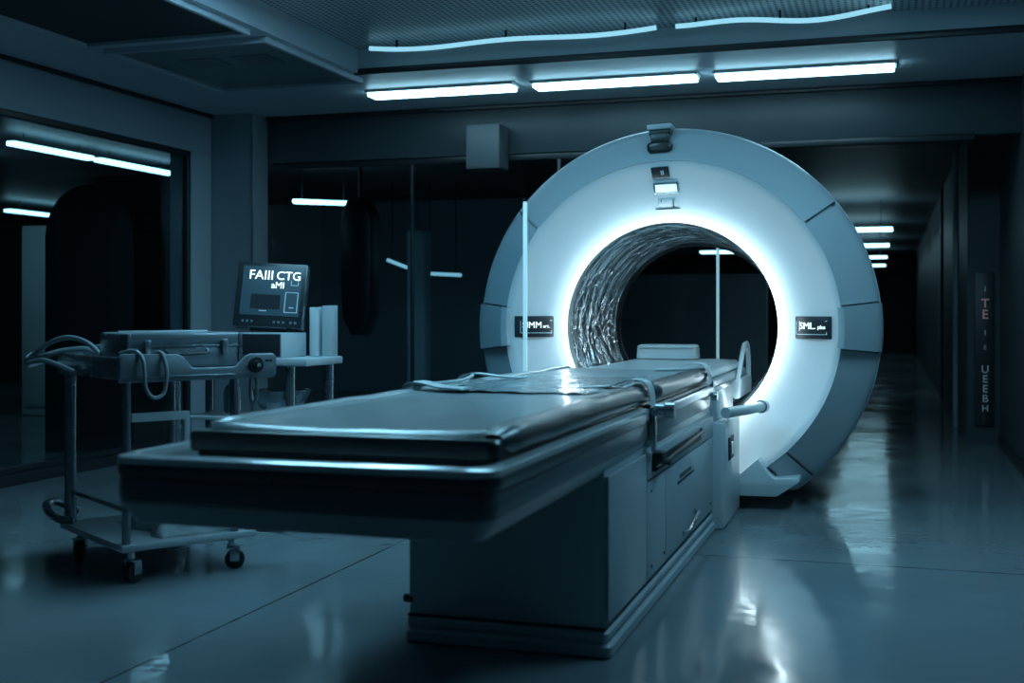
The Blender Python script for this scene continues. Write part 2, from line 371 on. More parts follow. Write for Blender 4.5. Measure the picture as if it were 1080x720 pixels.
# ------------------------------------------------------------------ things in the dark hall
t = tag(obj('tall_cabinet', put(box(-8.75, -8.25, 10.5, 10.9, 0, 2.0, .02), box(-8.7, -8.3, 10.48, 10.5, .1, 1.9, .01)), M['white']), 'tall pale cabinet standing in the dark room behind the left glazing', 'cabinet')
arch = [(-.33, 0)]+[(-.33*math.cos(a*PI/12), 1.68+.42*math.sin(a*PI/12)) for a in range(13)]+[(.33, 0)]
b = prism(arch, -.06, .06, 'y', .01); b.transform(Matrix.Translation((-6.05, 8.05, 0)) @ Matrix.Rotation(THETA+.3, 4, 'Z'))
tag(obj('arched_screen', b, mat('matt_black', (.008, .010, .012), .8)), 'black round topped standing screen behind the left glazing', 'screen')
tag(obj('concrete_column', loft([[(x, y, z) for x, y in rrect(-4.62, -4.42, 11.1, 11.3, .04)] for z in (0, 1.9)]), M['wall']), 'slim pale half height column in the hall behind the back glass', 'column')
prof = [(-.19, 1.95), (-.2, 1.4), (-.17, 1.0), (-.06, .82), (.08, .82), (.18, 1.0), (.2, 1.4), (.19, 1.95), (.1, 2.1), (-.1, 2.1)]
b = prism(prof, -.12, .12, 'y', .03); b.transform(Matrix.Translation((-4.75, 10.3, .05)) @ Matrix.Diagonal((.8, 1, 1, 1)))
tube([(-4.75, 10.3, 2.1), (-4.75, 10.3, 2.6)], .02, 8, b)
tag(obj('hanging_cover', b, M['black']), 'black rounded cover hanging behind the back glass near the monitor', 'cover')
t = thing('wall_unit', 'plain grey box shaped unit hung high on the back wall left of the scanner', 'wall unit', (-2.9, 8.7, 2.2))
obj('casing', box(-3.09, -2.82, 8.60, 8.84, 2.19, 2.52, .012), mat('dull_grey_casing', (.08, .10, .115), .5), t)
obj('bottom_cover', box(-3.085, -2.825, 8.605, 8.835, 2.18, 2.192, .003), M['trim'], t)
# display strip on the step of the right wall
t = thing('control_panel', 'narrow dark wall panel with a column of red and pale characters on the right', 'wall panel', (.75, 10.6, .2))
obj('housing', box(.655, .80, 10.56, 10.6, .16, 1.42, .008), mat('panel_grey', (.03, .036, .04), .4), t)
rw = 0
for k, (z, s, mk) in enumerate(((1.28, .05, 'whitemark'), (1.16, .085, 'redmark'), (1.07, .085, 'redmark'), (.92, .05, 'whitemark'), (.80, .04, 'whitemark'), (.62, .07, 'whitemark'), (.54, .07, 'whitemark'), (.46, .07, 'whitemark'), (.38, .07, 'whitemark'), (.30, .06, 'whitemark'))):
    ch = 'ITEIEUEEBH'[k]
    b = text(ch, s*1.25, .002); b.transform(Matrix.Translation((.735, 10.557, z)) @ Matrix.Rotation(PI/2, 4, 'X'))
    obj('character', b, M[mk], t)

# ------------------------------------------------------------------ scanner gantry
GX, GY, GZ = -1.222, 6.83, 1.008
G0 = Matrix.Translation((GX, GY, GZ)) @ Matrix.Diagonal((1.025, 1, 1.01, 1))   # slightly wider than tall
gan = thing('scanner_gantry', 'large white ring shaped scanner with a glowing round bore on a low stand', 'scanner', (GX, GY, 0))
def lathe(prof, a0=0, a1=360, n=128, closed=True):
    """prof = closed loop of (radius, depth); turned about the bore axis"""
    t = bmesh.new(); full = abs(a1-a0) >= 360; N = n if full else max(3, int(n*(a1-a0)/360)); R = []
    for i in range(N if full else N+1):
        a = math.radians(a0+(a1-a0)*i/N); R.append([t.verts.new((r*math.cos(a), y, r*math.sin(a))) for r, y in prof])
    m = len(prof)
    for i in range(len(R) if full else len(R)-1):
        A, B = R[i], R[(i+1) % len(R)]
        for k in range(m if closed else m-1): t.faces.new((A[k], B[k], B[(k+1) % m], A[(k+1) % m]))
    if not full: t.faces.new(R[0][::-1]); t.faces.new(R[-1])
    return t
def chop(t, z=.10):
    r = bmesh.ops.bisect_plane(t, geom=t.verts[:]+t.edges[:]+t.faces[:], plane_co=(0, 0, z-GZ), plane_no=(0, 0, 1), clear_inner=True)
    ed = [e for e in r['geom_cut'] if isinstance(e, bmesh.types.BMEdge)]
    bmesh.ops.holes_fill(t, edges=ed, sides=0)
    return t
def gobj(name, t, m, parent=gan, ang=35):
    t.transform(G0); return obj(name, t, m, parent, ang=ang)
FP = [(.945, -.03), (.925, -.025), (.90, -.005), (.85, .035), (.78, .072), (.70, .098), (.64, .108), (.615, .11)]
def face_y(r):
    for (r0, y0), (r1, y1) in zip(FP, FP[1:]):
        if r1 <= r <= r0: return y1+(y0-y1)*(r-r1)/(r0-r1), (y0-y1)/(r0-r1)
    return -.03, 0
gobj('shell', chop(lathe([(.93, .0), (1.105, .125), (1.115, .17), (1.12, .95), (1.08, 1.08), (.62, 1.15), (.62, .12), (.8, .12), (.92, .03)])), M['cover'])
gobj('front_face', chop(lathe(FP+[(.612, .075), (.608, .070), (.600, .070), (.598, .13), (.598, .16), (.63, .16), (.80, .11), (.92, .02), (.945, .0)])), M['face'])
gobj('ring_light', lathe([(.612+.010*math.cos(a*PI/4), .050+.010*math.sin(a*PI/4)) for a in range(8)], n=160), M['ring'])
ln = [(.597, .125)]; k = 0
y = .14
while y < 1.16:
    ln.append((.595-.05*(y-.14)+.012*math.sin(k*PI/3), y)); y += .0236; k += 1
ln += [(.543, 1.17), (.56, 1.17)]+[(.612, 1.0), (.612, .2)]
gobj_l = lathe(ln, n=160); me_l = gobj_l
me_l.transform(Matrix.Diagonal((1.025, 1, 1.01, 1)))
lo = obj('bore_liner', me_l, M['liner'], None); lo.parent = gan; lo.location = (0, 0, GZ); WM[lo.name] = WM[gan.name]
gobj('bore_fill_lamp', box(.548, .556, .80, 1.10, -.015, .015, .003, mx=Matrix.Rotation(math.radians(-14), 4, 'Y')), emit('bore_fill_diffuser', (.70, .92, 1.0), 40.0))  # unseen lamp added inside the bore to brighten the liner
gobj('rear_rim', lathe([(.52, 1.14), (.56, 1.13), (.64, 1.15), (.64, 1.17), (.56, 1.18), (.52, 1.17)]), M['black'])
CP = [(.942, -.036), (1.105, .082), (1.130, .105), (1.142, .13), (1.142, .17), (1.118, .17), (1.10, .128), (.935, .006)]
for a0, a1 in ((37.9, 142.1), (143.1, 172.7), (187.3, 231.8), (7.4, 36.9), (-45.9, -7.2), (-53.8, -46.8)):
    gobj('cover_panel', chop(lathe(CP, a0, a1, 180)), M['cover'])
gobj('rim_light_bead', chop(lathe([(1.139+.008*math.cos(a*PI/4), .148+.010*math.sin(a*PI/4)) for a in range(8)], n=200)), M['white'])  # white bead added to draw the bright rim light on the outer edge
SP = [(.925, -.078), (.940, -.088), (.958, -.088), (1.118, .048), (1.142, .080), (1.152, .12), (1.152, .2), (1.11, .2), (.925, .0)]
for a0, a1 in ((173.2, 186.8), (-6.7, 6.9)):
    gobj('side_panel', lathe(SP, a0, a1, 180), M['cover'])
# plates and little displays that sit on the face
def face_frame(r, deg, lift=.014, upright=False):
    a = math.radians(deg); y, sl = face_y(r)
    er = Vector((math.cos(a), 0, math.sin(a))); et = Vector((-math.sin(a), 0, math.cos(a)))
    s = (er+Vector((0, sl, 0))).normalized(); n = et.cross(s)
    if n.y > 0: n = -n
    wx = s if abs(math.cos(a)) > .7 else -et
    if wx.x < 0: wx = -wx
    h = n.cross(wx)
    if h.z < 0: h = -h
    m = Matrix((wx, h, n)).transposed().to_4x4()
    return Matrix.Translation(er*r+Vector((0, y, 0))+n*lift) @ m
def plate(name, r, deg, w_, h_, m, lift=.012, th=.03):
    F = face_frame(r, deg, lift)
    return gobj(name, box(-w_/2, w_/2, -h_/2, h_/2, -th, .0, .004, mx=F), M[m]), F
for r, deg, s1, s2 in ((.783, 0, 'SML.', 'plus'), (.795, 180, 'SIMM', 'art.')):
    p, F = plate('display_plate', r, deg, .245, .125, 'trim', .018, .05)
    b = text(s1, .052, .001); b.transform(F @ Matrix.Translation((-.02, .008, .002))); gobj('lettering', b, M['glyph'], p)  # plate lettering given a glow of its own, though it is no screen
    b = text(s2, .030, .001); b.transform(F @ Matrix.Translation((.066, .002, .002))); gobj('lettering', b, M['glyph'], p)
    b = bmesh.new()
    for a in ((-.09, -.087, -.035, .035), (-.09, .095, -.039, -.036), (-.072, -.068, -.02, .035), (.088, .1, .034, .038), (.095, .098, -.039, -.025)): box(*a, 0, .003, bm=b, mx=F)
    gobj('marking', b, M['glyphdim'], p)
p, F = plate('small_display', .885, 92.8, .10, .068, 'black')
b = text('II', .04, .001); b.transform(F @ Matrix.Translation((.012, 0, .002))); gobj('lettering', b, M['glyphdim'], p)
p, F = plate('status_display', .80, 91.4, .145, .068, 'rail')
gobj('lit_screen', box(-.06, .06, -.023, .023, -.004, .003, .001, mx=F), M['litpanel'], p)
p, F = plate('label_plate', .715, 91.4, .105, .045, 'face', .006)
for ch, dx in (("'", -.035), ('[', .035)):
    b = text(ch, .05, .001); b.transform(F @ Matrix.Translation((dx, 0, .002))); gobj('lettering', b, M['seam'], p)
gobj('marking', box(-.07, .07, -.036, -.031, -.01, .003, mx=F), M['seam'])
# bracket and sensor at the crown
F = Matrix.Rotation(math.radians(-2.6), 4, 'Y')
gobj('crown_cap', box(-.068, .068, .0, .17, 1.128, 1.158, .005, mx=F), M['cover'])
cb = box(-.06, .06, .02, .12, 1.10, 1.13, .004); box(-.05, .05, .0, .07, 1.04, 1.11, .01, bm=cb); cb.transform(F)
gobj('sensor_bracket', cb, M['trim'])
b = loft([[(x, y0, 1.025+z) for x, z in rrect(-s, s, -.028*q, .028*q, .02*q)] for y0, s, q in ((-.03, .05, .7), (-.018, .068, 1), (.05, .07, 1))]); b.transform(F)
gobj('sensor_head', b, M['black'])
# stand
st = [(-1.07, .0), (.36, .0), (.40, .075), (.62, .078), (.71, .14), (.745, .165), (.74, .185), (.61, .175), (.575, .20), (.52, .285), (.40, .18), (-1.0, .18), (-1.1, .285), (-1.15, .20), (-1.3, .18), (-1.31, .15), (-1.18, .02)]
b = prism([(GX+x+(.29 if x < -.9 else 0), z) for x, z in st], GY-.10, GY+.95, 'y', .006)
obj('stand', b, M['white'], gan)
obj('stand_plinth', box(GX-.75, GX+.33, GY-.105, GY+1.0, 0, .06, .008), M['cabinet'], gan)
# ------------------------------------------------------------------ docking column between table and scanner
t = thing('docking_column', 'pale boxy column joining the rear of the table to the scanner', 'column', (-1.2, 6.4, 0))
obj('body', box(-1.48, -.80, 6.06, GY-.11, .0, .54, .02), M['white'], t)
obj('neck', box(-1.42, -.84, 6.1, GY-.08, .54, .70, .02), M['white'], t)
obj('socket', box(-.802, -.792, 6.22, 6.40, .33, .45, .006), M['seam'], t)
obj('socket_cover', box(-.795, -.788, 6.26, 6.36, .35, .42, .004), M['rail'], t)
obj('support_arm', tube([(-.80, 6.12, .585), (-.72, 6.35, .585), (-.68, 6.72, .575)], .028, 14), M['white'], t)
obj('arm_collar', tube([(-.684, 6.69, .576), (-.676, 6.745, .574)], .037, 14), M['rail'], t)

# ------------------------------------------------------------------ examination table
tb = thing('examination_table', 'long dark examination table cantilevered from a cabinet base toward the viewer', 'table', (-1.2, 4.6, 0))
BX0, BX1, BY0, BY1 = -1.535, -.865, 3.71, 6.05
obj('base_cabinet', box(BX0, BX1, BY0, BY1, .0, .60, .01), M['cabinet'], tb)
def frame_loop(x0, x1, y0, y1, z0, z1):
    return slab([(z0, .008), (z0+.008, 0), (z1-.008, 0), (z1, .008)], x0, x1, y0, y1, .02)
obj('plinth', frame_loop(BX0-.012, BX1+.022, BY0-.015, BY1+.01, 0, .045), M['cabinet'], tb)
obj('plinth', frame_loop(BX0-.006, BX1+.012, BY0-.008, BY1+.006, .052, .085), M['cabinet'], tb)
obj('kick_strip', box(BX0-.001, BX1+.003, BY0-.003, BY1+.001, .086, .096), M['trim'], tb)
x = BX1
obj('side_panel', box(x, x+.012, BY0+.006, 4.335, .11, .575, .003), M['cabinet'], tb)
obj('side_panel', box(x, x+.012, 4.345, 4.72, .11, .47, .003), M['cabinet'], tb)
dr = obj('door', box(x, x+.012, 4.73, BY1-.01, .11, .47, .003), M['cabinet'], tb)
hb = bmesh.new(); tube([(x+.010, 5.13, .145), (x+.035, 5.16, .15), (x+.035, 5.42, .19), (x+.010, 5.45, .195)], .010, 8, hb)
obj('handle', hb, M['rail'], dr)
obj('vent_slot', put(box(x+.010, x+.014, 5.0, 5.42, .375, .385), box(x+.010, x+.014, 5.05, 5.35, .395, .41)), M['trim'], dr)
for yy, zz in ((4.42, .15), (4.68, .15), (4.42, .43), (5.95, .15)):
    obj('screw', tube([(x+.010, yy, zz), (x+.015, yy, zz)], .006, 8), M['seam'], tb)
dw = obj('drawer', box(x, x+.014, 4.345, BY1-.01, .478, .575, .003), M['cabinet'], tb)
obj('pull_recess', box(x+.011, x+.018, 4.42, 5.62, .50, .545, .002), M['seam'], dw)
obj('pull_bar', tube([(x+.02, 4.45, .505), (x+.035, 4.50, .515), (x+.035, 5.55, .545), (x+.02, 5.6, .55)], .008, 8), M['trim'], dw)
obj('front_panel', box(BX0+.02, BX1-.02, BY0-.006, BY0+.01, .11, .585, .003), M['cabinet'], tb)
# tray in tiers: overhanging near section and rear section
TX0, TX1, TY0, TY1 = -1.84, -.835, 2.5, 4.36
obj('underframe', slab([(.575, .06), (.58, .045), (.622, .018), (.630, .014)], TX0, TX1, TY0, TY1, .06), M['cabinet'], tb)
obj('apron', slab([(.629, .016), (.634, .010), (.640, .008), (.690, .008), (.694, .010)], TX0, TX1, TY0, TY1, .07), M['body'], tb)
obj('tray_rim', slab([(.692, .012), (.698, .002), (.706, 0), (.726, 0), (.728, .004)], TX0, TX1, TY0, TY1, .08), M['tray'], tb)
def rim_lip(levels, x0, x1, y0, y1, r):
    t = loft([[(x, y, z) for x, y in rrect(x0+i, x1-i, y0+i, y1-i, max(.012, r-i*.6))] for z, i in levels], cap=False)
    bmesh.ops.remove_doubles(t, verts=t.verts[:], dist=1e-5)
    return t
M['lip'] = mat('lip_highlight_white', (.80, .86, .88), .16, coat=1.0)  # pale colour puts the bright highlight of the tray rim into the lip
obj('rim_lip', rim_lip([(.728, .001), (.738, .0), (.743, .002), (.7445, .005), (.7500, .027), (.7505, .031), (.748, .038), (.738, .042), (.728, .042), (.728, .001)], TX0, TX1, TY0, TY1, .08), M['lip'], tb)
obj('underframe', slab([(.585, .03), (.592, .018), (.622, .014), (.628, .02)], TX0+.12, TX1-.01, TY1+.01, 5.98, .03), M['rail'], tb)
obj('apron', slab([(.622, .02), (.630, .012), (.690, .010), (.70, .02), (.735, .022), (.742, .03)], TX0+.12, TX1-.005, TY1+.01, 5.98, .04), M['body'], tb)
obj('side_rail', slab([(.700, 0), (.704, 0), (.728, 0), (.734, .006)], TX0+.13, TX1+.004, TY1+.03, 5.9, .01), M['rail'], tb)
obj('corner_pad', box(TX0-.006, TX0+.06, 3.1, 3.5, .70, .735, .008), M['rubber'], tb)
# sliding cradle into the bore
obj('cradle', slab([(.60, .07), (.62, .03), (.70, .0), (.742, 0), (.748, .01)], -1.56, -.86, 5.99, 7.62, .05), M['pale'], tb)
obj('cradle_rail', box(-.865, -.845, 6.02, 7.55, .69, .715, .004), M['rail'], tb)
tri = [(7.30, .60), (7.52, .56), (7.60, .60), (7.60, .90), (7.54, .93), (7.49, .92)]
hole = [(7.44, .70), (7.52, .68), (7.54, .70), (7.545, .86), (7.52, .86)]
hb = bmesh.new(); P = [(-.842, a, b) for a, b in [(6.95, .70), (7.06, .76), (7.24, .875), (7.30, .90), (7.42, .905), (7.47, .88), (7.52, .78), (7.52, .66), (7.44, .62)]]
tube(P, .014, 8, hb)
box(-.862, -.826, 6.9, 7.54, .60, .71, .01, bm=hb)
obj('end_bracket', hb, M['white'], tb)
obj('clamp', put(tube([(-.84, 5.93, .68), (-.815, 5.93, .68)], .022, 12), box(-.85, -.832, 5.90, 5.95, .68, .76, .006)), M['rail'], tb)
# near rail knob with collar and clamp plate beneath
kb = obj('knob', tube([(-.84, 4.40, .735), (-.80, 4.40, .735), (-.795, 4.40, .735), (-.76, 4.40, .735)], [.022, .022, .030, .030], 16), M['rail'], tb)
obj('knob_shaft', tube([(-.90, 4.40, .735), (-.84, 4.40, .735)], .018, 12), M['rail'], tb)
obj('joint_plate', box(-.842, -.828, 4.355, 4.40, .58, .74, .003), M['rail'], tb)
obj('cable_clip', put(box(-.85, -.81, 4.42, 4.50, .535, .575, .008), tube([(-.83, 4.46, .54), (-.80, 4.50, .53)], .012, 8)), M['rubber'], tb)
obj('foot_bumper', tube([(BX0-.018, BY0+.02, .14), (BX0+.02, BY0+.01, .14)], .016, 12), M['trim'], tb)

# ------------------------------------------------------------------ mattress
mt = thing('mattress', 'long grey vinyl mattress with rolled side bolsters lying on the table tray', 'mattress', (-1.3, 4.6, .745))
def pad(y0, y1, xa0, xa1, xb0, xb1, z0, h, crown, nx=20, ny=40):
    loops = []
    for j in range(ny+1):
        s = j/ny; e = min(1, min(s, 1-s)*(y1-y0)/.05); e = math.sqrt(max(0, 1-(1-e)**2))
        y = y0+(y1-y0)*s; xa = xa0+(xb0-xa0)*s; xb = xa1+(xb1-xa1)*s; L = []
        ins = .04*(1-e)
        for i in range(nx+1):
            u = i/nx; q = min(1, min(u, 1-u)*(xb-xa)/.04); q = math.sqrt(max(0, 1-(1-q)**2))
            wv = .004*noise.noise(Vector((u*5, y*2.5, 3.1)))
            L.append((xa+ins+(xb-xa-2*ins)*u, y, z0+h*(.25+.75*min(q, 1)*(.35+.65*e))+wv*e*q+crown*(4*(u-.5)**2)*e))
        L.append((xb-.012-ins, y, z0)); L.append((xa+.012+ins, y, z0)); loops.append(L)
    return loft(loops)
obj('near_pad', pad(2.66, 4.55, -1.70, -.88, -1.66, -.875, .745, .062, .008), M['vinyl'], mt, ang=60)
obj('middle_pad', pad(4.56, 6.02, -1.66, -.88, -1.60, -.88, .745, .062, .006), M['vinyl'], mt, ang=60)
obj('far_pad', pad(6.03, 7.55, -1.56, -.875, -1.54, -.885, .748, .055, .0), M['pale'], mt, ang=60)
obj('pad_skirt', slab([(.746, .006), (.752, 0), (.790, 0), (.797, .006)], -1.706, -.876, 2.650, 4.54, .03), M['bolster'], mt)
def bolster(x, y0, y1, x1=None, rx=.05, rz=.038, z=.79):
    x1 = x if x1 is None else x1; loops = []; N = 30
    for j in range(N+1):
        s = j/N; y = y0+(y1-y0)*s; d = min(s, 1-s)*(y1-y0); e = min(1, d/.03); e = .55+.45*math.sqrt(max(0, 1-(1-e)**2))
        wob = .004*noise.noise(Vector((x*3, y*5, 0))); cx = x+(x1-x)*s
        loops.append([(cx+(rx*e)*math.cos(a*PI/8), y, z+wob+(rz*e)*math.sin(a*PI/8)) for a in range(16)])
    return loft(loops)
obj('side_bolster', bolster(-.900, 2.70, 4.50), M['bolster'], mt, ang=50)
obj('side_bolster', bolster(-.900, 4.56, 5.98, z=.785), M['bolster'], mt, ang=50)
obj('side_bolster', bolster(-1.68, 2.74, 4.50, -1.65, rx=.04, rz=.032), M['vinyl'], mt, ang=50)
obj('side_bolster', bolster(-1.65, 4.56, 5.98, -1.58, rx=.04, rz=.032), M['vinyl'], mt, ang=50)
obj('base_board', box(-1.69, -.885, 2.68, 6.0, .729, .748, .006), M['black'], mt)
def band(pts, y0, y1, th=.004, skew=0.):
    """a strap: outline across x-z with width in y"""
    t = bmesh.new(); rows = []
    for i, (x, z) in enumerate(smooth_pts([(a, 0, b) for a, b in pts], 4) and [(p.x, p.z) for p in smooth_pts([(a, 0, b) for a, b in pts], 4)]):
        sk = skew*i/20
        rows.append([t.verts.new(v) for v in ((x, y0+sk, z), (x, y1+sk, z), (x, y1+sk, z+th), (x, y0+sk, z+th))])
    for A, B in zip(rows, rows[1:]):
        for k in range(4): t.faces.new((A[k], A[(k+1) % 4], B[(k+1) % 4], B[k]))
    t.faces.new(rows[0][::-1]); t.faces.new(rows[-1]); return t
RS = [(-1.10, .813), (-1.0, .820), (-.94, .838), (-.90, .845), (-.86, .835), (-.842, .795), (-.838, .745)]
obj('strap', band(RS, 4.33, 4.43), M['strap'], mt)
obj('strap', band(RS, 5.78, 5.90), M['strap'], mt)
LS = [(-1.44, .821), (-1.54, .825), (-1.60, .835), (-1.66, .838), (-1.70, .822), (-1.72, .77)]
obj('strap', band(LS, 3.96, 4.06, .006, .12), M['strap'], mt)
obj('strap', band(LS, 4.72, 4.78, .006, -.10), M['strap'], mt)
obj('strap_loop', tube(smooth_pts([(-1.60, 4.05, .835), (-1.55, 4.2, .838), (-1.58, 4.4, .836), (-1.64, 4.65, .835)], 8), .007, 8), M['strap'], mt)
# crumpled clear sheet lying over the middle of the mattress
t = bmesh.new(); NX, NY = 34, 44; g = []
for j in range(NY+1):
    row = []
    for i in range(NX+1):
        u, v = i/NX, j/NY
        x = -1.56+.56*u+.02*noise.noise(Vector((v*6, 1, 0))); y = 4.05+1.05*v+.03*noise.noise(Vector((u*6, 7, 0)))
        z = .8125+.009*abs(noise.noise(Vector((x*11, y*7, 2))))+.006*abs(noise.noise(Vector((x*25, y*19, 5))))
        row.append(t.verts.new((x, y, z)))
    g.append(row)
for j in range(NY):
    for i in range(NX): t.faces.new((g[j][i], g[j][i+1], g[j+1][i+1], g[j+1][i]))
r = bmesh.ops.extrude_face_region(t, geom=t.faces[:])
for v in r['geom']:
    if isinstance(v, bmesh.types.BMVert): v.co.z -= .0015
M['sheet'] = mat('crumpled_pale_sheet', (.27, .33, .35), .22, coat=.6, bump=.35, bscale=16)
tag(obj('drape_sheet', t, M['sheet'], ang=80), 'thin crumpled shiny sheet spread over the middle of the mattress', 'sheet')
t = thing('headrest', 'small white block headrest standing at the far end of the mattress inside the bore', 'headrest', (-1.30, 7.35, .80))
obj('block', slab([(.802, .012), (.81, 0), (.885, .006), (.895, .02)], -1.50, -1.13, 7.28, 7.46, .02), M['pale'], t)
obj('top_seam', box(-1.485, -1.145, 7.275, 7.285, .875, .88, .001), M['cabinet'], t)

# ------------------------------------------------------------------ free standing glass screen
t = thing('glass_screen', 'tall clear glass screen with a polished edge given a glow standing left of the bore', 'glass screen', (-2.6, 6.5, 0))
obj('pane', box(-3.25, -1.985, 6.495, 6.505, .03, 1.78), M['glassdark'], t)
obj('polished_edge', box(-1.988, -1.966, 6.490, 6.510, .03, 1.72, .003), M['edge'], t)
obj('floor_channel', box(-3.26, -1.97, 6.48, 6.52, 0, .035, .004), M['steel'], t)

# ------------------------------------------------------------------ monitor workstation
ws = thing('workstation_desk', 'narrow pale desk on tubular legs behind the trolley', 'desk', (-3.2, 5.8, 0))
obj('desktop', box(-3.72, -2.86, 5.55, 5.98, .815, .855, .008), M['cabinet'], ws)
for xx, yy in ((-3.66, 5.60), (-2.98, 5.60), (-3.66, 5.93), (-2.92, 5.93)):
    obj('leg', tube([(xx, yy, 0), (xx, yy, .817)], .026, 12), M['steel'], ws)
obj('crossbar', tube([(-3.66, 5.93, .25), (-2.92, 5.93, .25)], .014, 10), M['steel'], ws)
obj('under_shelf', box(-3.62, -2.96, 5.6, 5.94, .52, .54, .004), M['cabinet'], ws)
b = loft([[(-3.12+r*math.cos(a*PI/12), 5.76+r*math.sin(a*PI/12), z) for a in range(24)] for r, z in ((.05, .56), (.11, .60), (.155, .68), (.16, .70), (.15, .70), (.10, .61))])
tag(obj('basin', b, M['steel']), 'round metal basin on the shelf under the monitor desk', 'basin').location.z = -.02
t = thing('equipment_box', 'squat box with a dark front standing on the desk under the monitor', 'equipment box', (-3.3, 5.8, .857))
obj('casing', box(-3.43, -3.03, 5.60, 5.88, .856, .985, .008), M['cabinet'], t)
obj('front_panel', box(-3.425, -3.035, 5.588, 5.602, .862, .98, .004), M['trim'], t)
# monitor, tilted back a little and turned to the room
mo = thing('monitor', 'tilted flat monitor with white characters on a blue screen, on top of the box', 'monitor', (-3.21, 5.78, .985), math.radians(16))
MM = Matrix.Translation((0, 0, .02)) @ Matrix.Rotation(math.radians(3), 4, 'Y') @ Matrix.Rotation(math.radians(-12), 4, 'X')
def mobj(name, b, m, parent=None):
    b.transform(MM); return obj(name, b, M[m], parent or mo, local=True)
hs = mobj('housing', box(-.19, .19, -.03, .055, .0, .36, .010), 'steel')
mobj('bezel', box(-.186, .186, -.036, -.028, .004, .356, .003), 'trim')
sr = mobj('screen', box(-.155, .165, -.040, -.035, .065, .335, .001), 'screen')
for s, sz, px, pz in (('FAIII', .072, -.055, .285), ('CTG', .066, .095, .285), ('aMI', .050, .04, .232)):
    b = text(s, sz, .002); b.transform(Matrix.Translation((px, -.041, pz)) @ Matrix.Rotation(PI/2, 4, 'X')); mobj('lettering', b, 'glyph', sr)
b = box(-.10, .06, -.042, -.0395, .10, .18); mobj('dark_field', b, 'trim', sr)
b = bmesh.new()
for a in ((.085, .155, .195, .198), (.085, .155, .085, .088), (.085, .088, .085, .198), (.152, .155, .085, .198), (.11, .15, .235, .238), (.148, .151, .235, .262), (.11, .113, .235, .262), (.11, .135, .11, .115), (-.05, -.01, .088, .092)): box(a[0], a[1], -.043, -.0395, a[2], a[3], bm=b)
mobj('screen_marking', b, 'glyphdim', sr)
for a in (-.14, -.115, -.09, .03, .055, .08, .12, .145): mobj('button', box(a, a+.012, -.039, -.035, .025, .037, .001, 1), 'ceilpanel')
mobj('stand_neck', box(-.10, .10, -.01, .03, -.012, .01, .004), 'trim')
for i, (xa, h, lab, mt_) in enumerate(((-3.02, .265, 'pale upright binder beside the monitor, left of the pair', 'paper'), (-2.945, .275, 'grey upright binder at the right end of the desk', 'cabinet'))):
    t = thing('binder', lab, 'binder', (xa, 5.93, .857), 0, 'binders on the desk')
    c_ = box(xa, xa+.006, 5.90, 5.975, .856, .856+h, .001); box(xa+.049, xa+.055, 5.90, 5.975, .856, .856+h, .001, 2, c_); box(xa, xa+.055, 5.895, 5.903, .856, .856+h, .001, 2, c_)
    obj('cover', c_, M[mt_], t)
    obj('pages', box(xa+.008, xa+.047, 5.905, 5.972, .86, .85+h, .002), M['paper'], t)

# ------------------------------------------------------------------ trolley
tr = thing('instrument_trolley', 'steel wheeled instrument trolley with a deep tray on the left', 'trolley', (-2.925, 4.12, 0), math.radians(56.6))
TM = WM[tr.name]
def tobj(name, b, m, parent=None): return obj(name, b, M[m], parent or tr, local=True)
tobj('tray', put(put(put(box(-.03, .60, -.02, .70, .845, .865, .004), box(-.04, -.02, -.03, .71, .825, .915, .006)), box(.59, .61, -.03, .71, .825, .905, .006)), box(-.03, .60, .69, .71, .825, .915, .006)), 'steel')
pf = [(-.045, .815), (.625, .815), (.64, .83), (.64, .905), (.625, .92), (.525, .92), (.50, .91), (.46, .872), (.445, .866), (.27, .866), (.255, .872), (.215, .915), (.195, .925), (-.035, .930), (-.05, .915), (-.05, .83)]
fp = tobj('front_panel', prism(pf, -.055, -.030, 'y', .005), 'silver')
tobj('knob', tube([(.54, -.055, .872), (.54, -.068, .872), (.54, -.07, .872), (.54, -.085, .872)], [.033, .033, .018, .018], 18), 'trim', fp)
tobj('knob_cap', tube([(.54, -.085, .872), (.54, -.089, .872)], .009, 12), 'rail', fp)
tobj('panel_ridge', box(-.03, .45, -.060, -.054, .832, .838, .002), 'rail', fp)
tobj('panel_mark', box(.585, .62, -.058, -.054, .885, .893, .001), 'trim', fp)
for u, v in ((.0, .0), (.47, .0), (.0, .65), (.47, .65)):
    tobj('leg', tube([(u, v, .16), (u, v, .83)], .026 if (u, v) == (.0, .65) else .018, 12), 'steel')
tobj('lower_shelf', box(-.03, .56, -.03, .70, .135, .165, .008), 'cabinet')
tobj('crossbar', tube([(0, 0, .30), (0, .65, .30)], .010, 10), 'steel')
tobj('push_bar', tube(smooth_pts([(-.02, .55, .19), (-.08, .60, .2), (-.09, .70, .24), (-.03, .74, .25), (.06, .72, .2)], 6), .018, 10), 'steel')
tobj('side_rod', tube([(.52, .0, .17), (.64, -.02, .155), (.68, -.03, .15)], [.012, .012, .017], 10), 'trim')
for u, v, an in ((.03, .03, .4), (.47, .03, -.5), (.03, .62, 1.0), (.47, .62, .2)):
    R = Matrix.Translation((u, v, 0)) @ Matrix.Rotation(an, 4, 'Z')
    b = bmesh.new(); tube([(0, 0, .092), (0, 0, .137)], .014, 10, b)
    box(-.02, .03, -.028, .028, .088, .097, .003, bm=b); box(-.005, .035, -.028, -.022, .035, .09, .002, bm=b); box(-.005, .035, .022, .028, .035, .09, .002, bm=b)
    b.transform(R); c = tobj('caster', b, 'rail')
    b = tube([(.015, -.018, .042), (.015, -.014, .042), (.015, .014, .042), (.015, .018, .042)], [.034, .042, .042, .034], 18); b.transform(R)
    tobj('wheel', b, 'rubber', c)
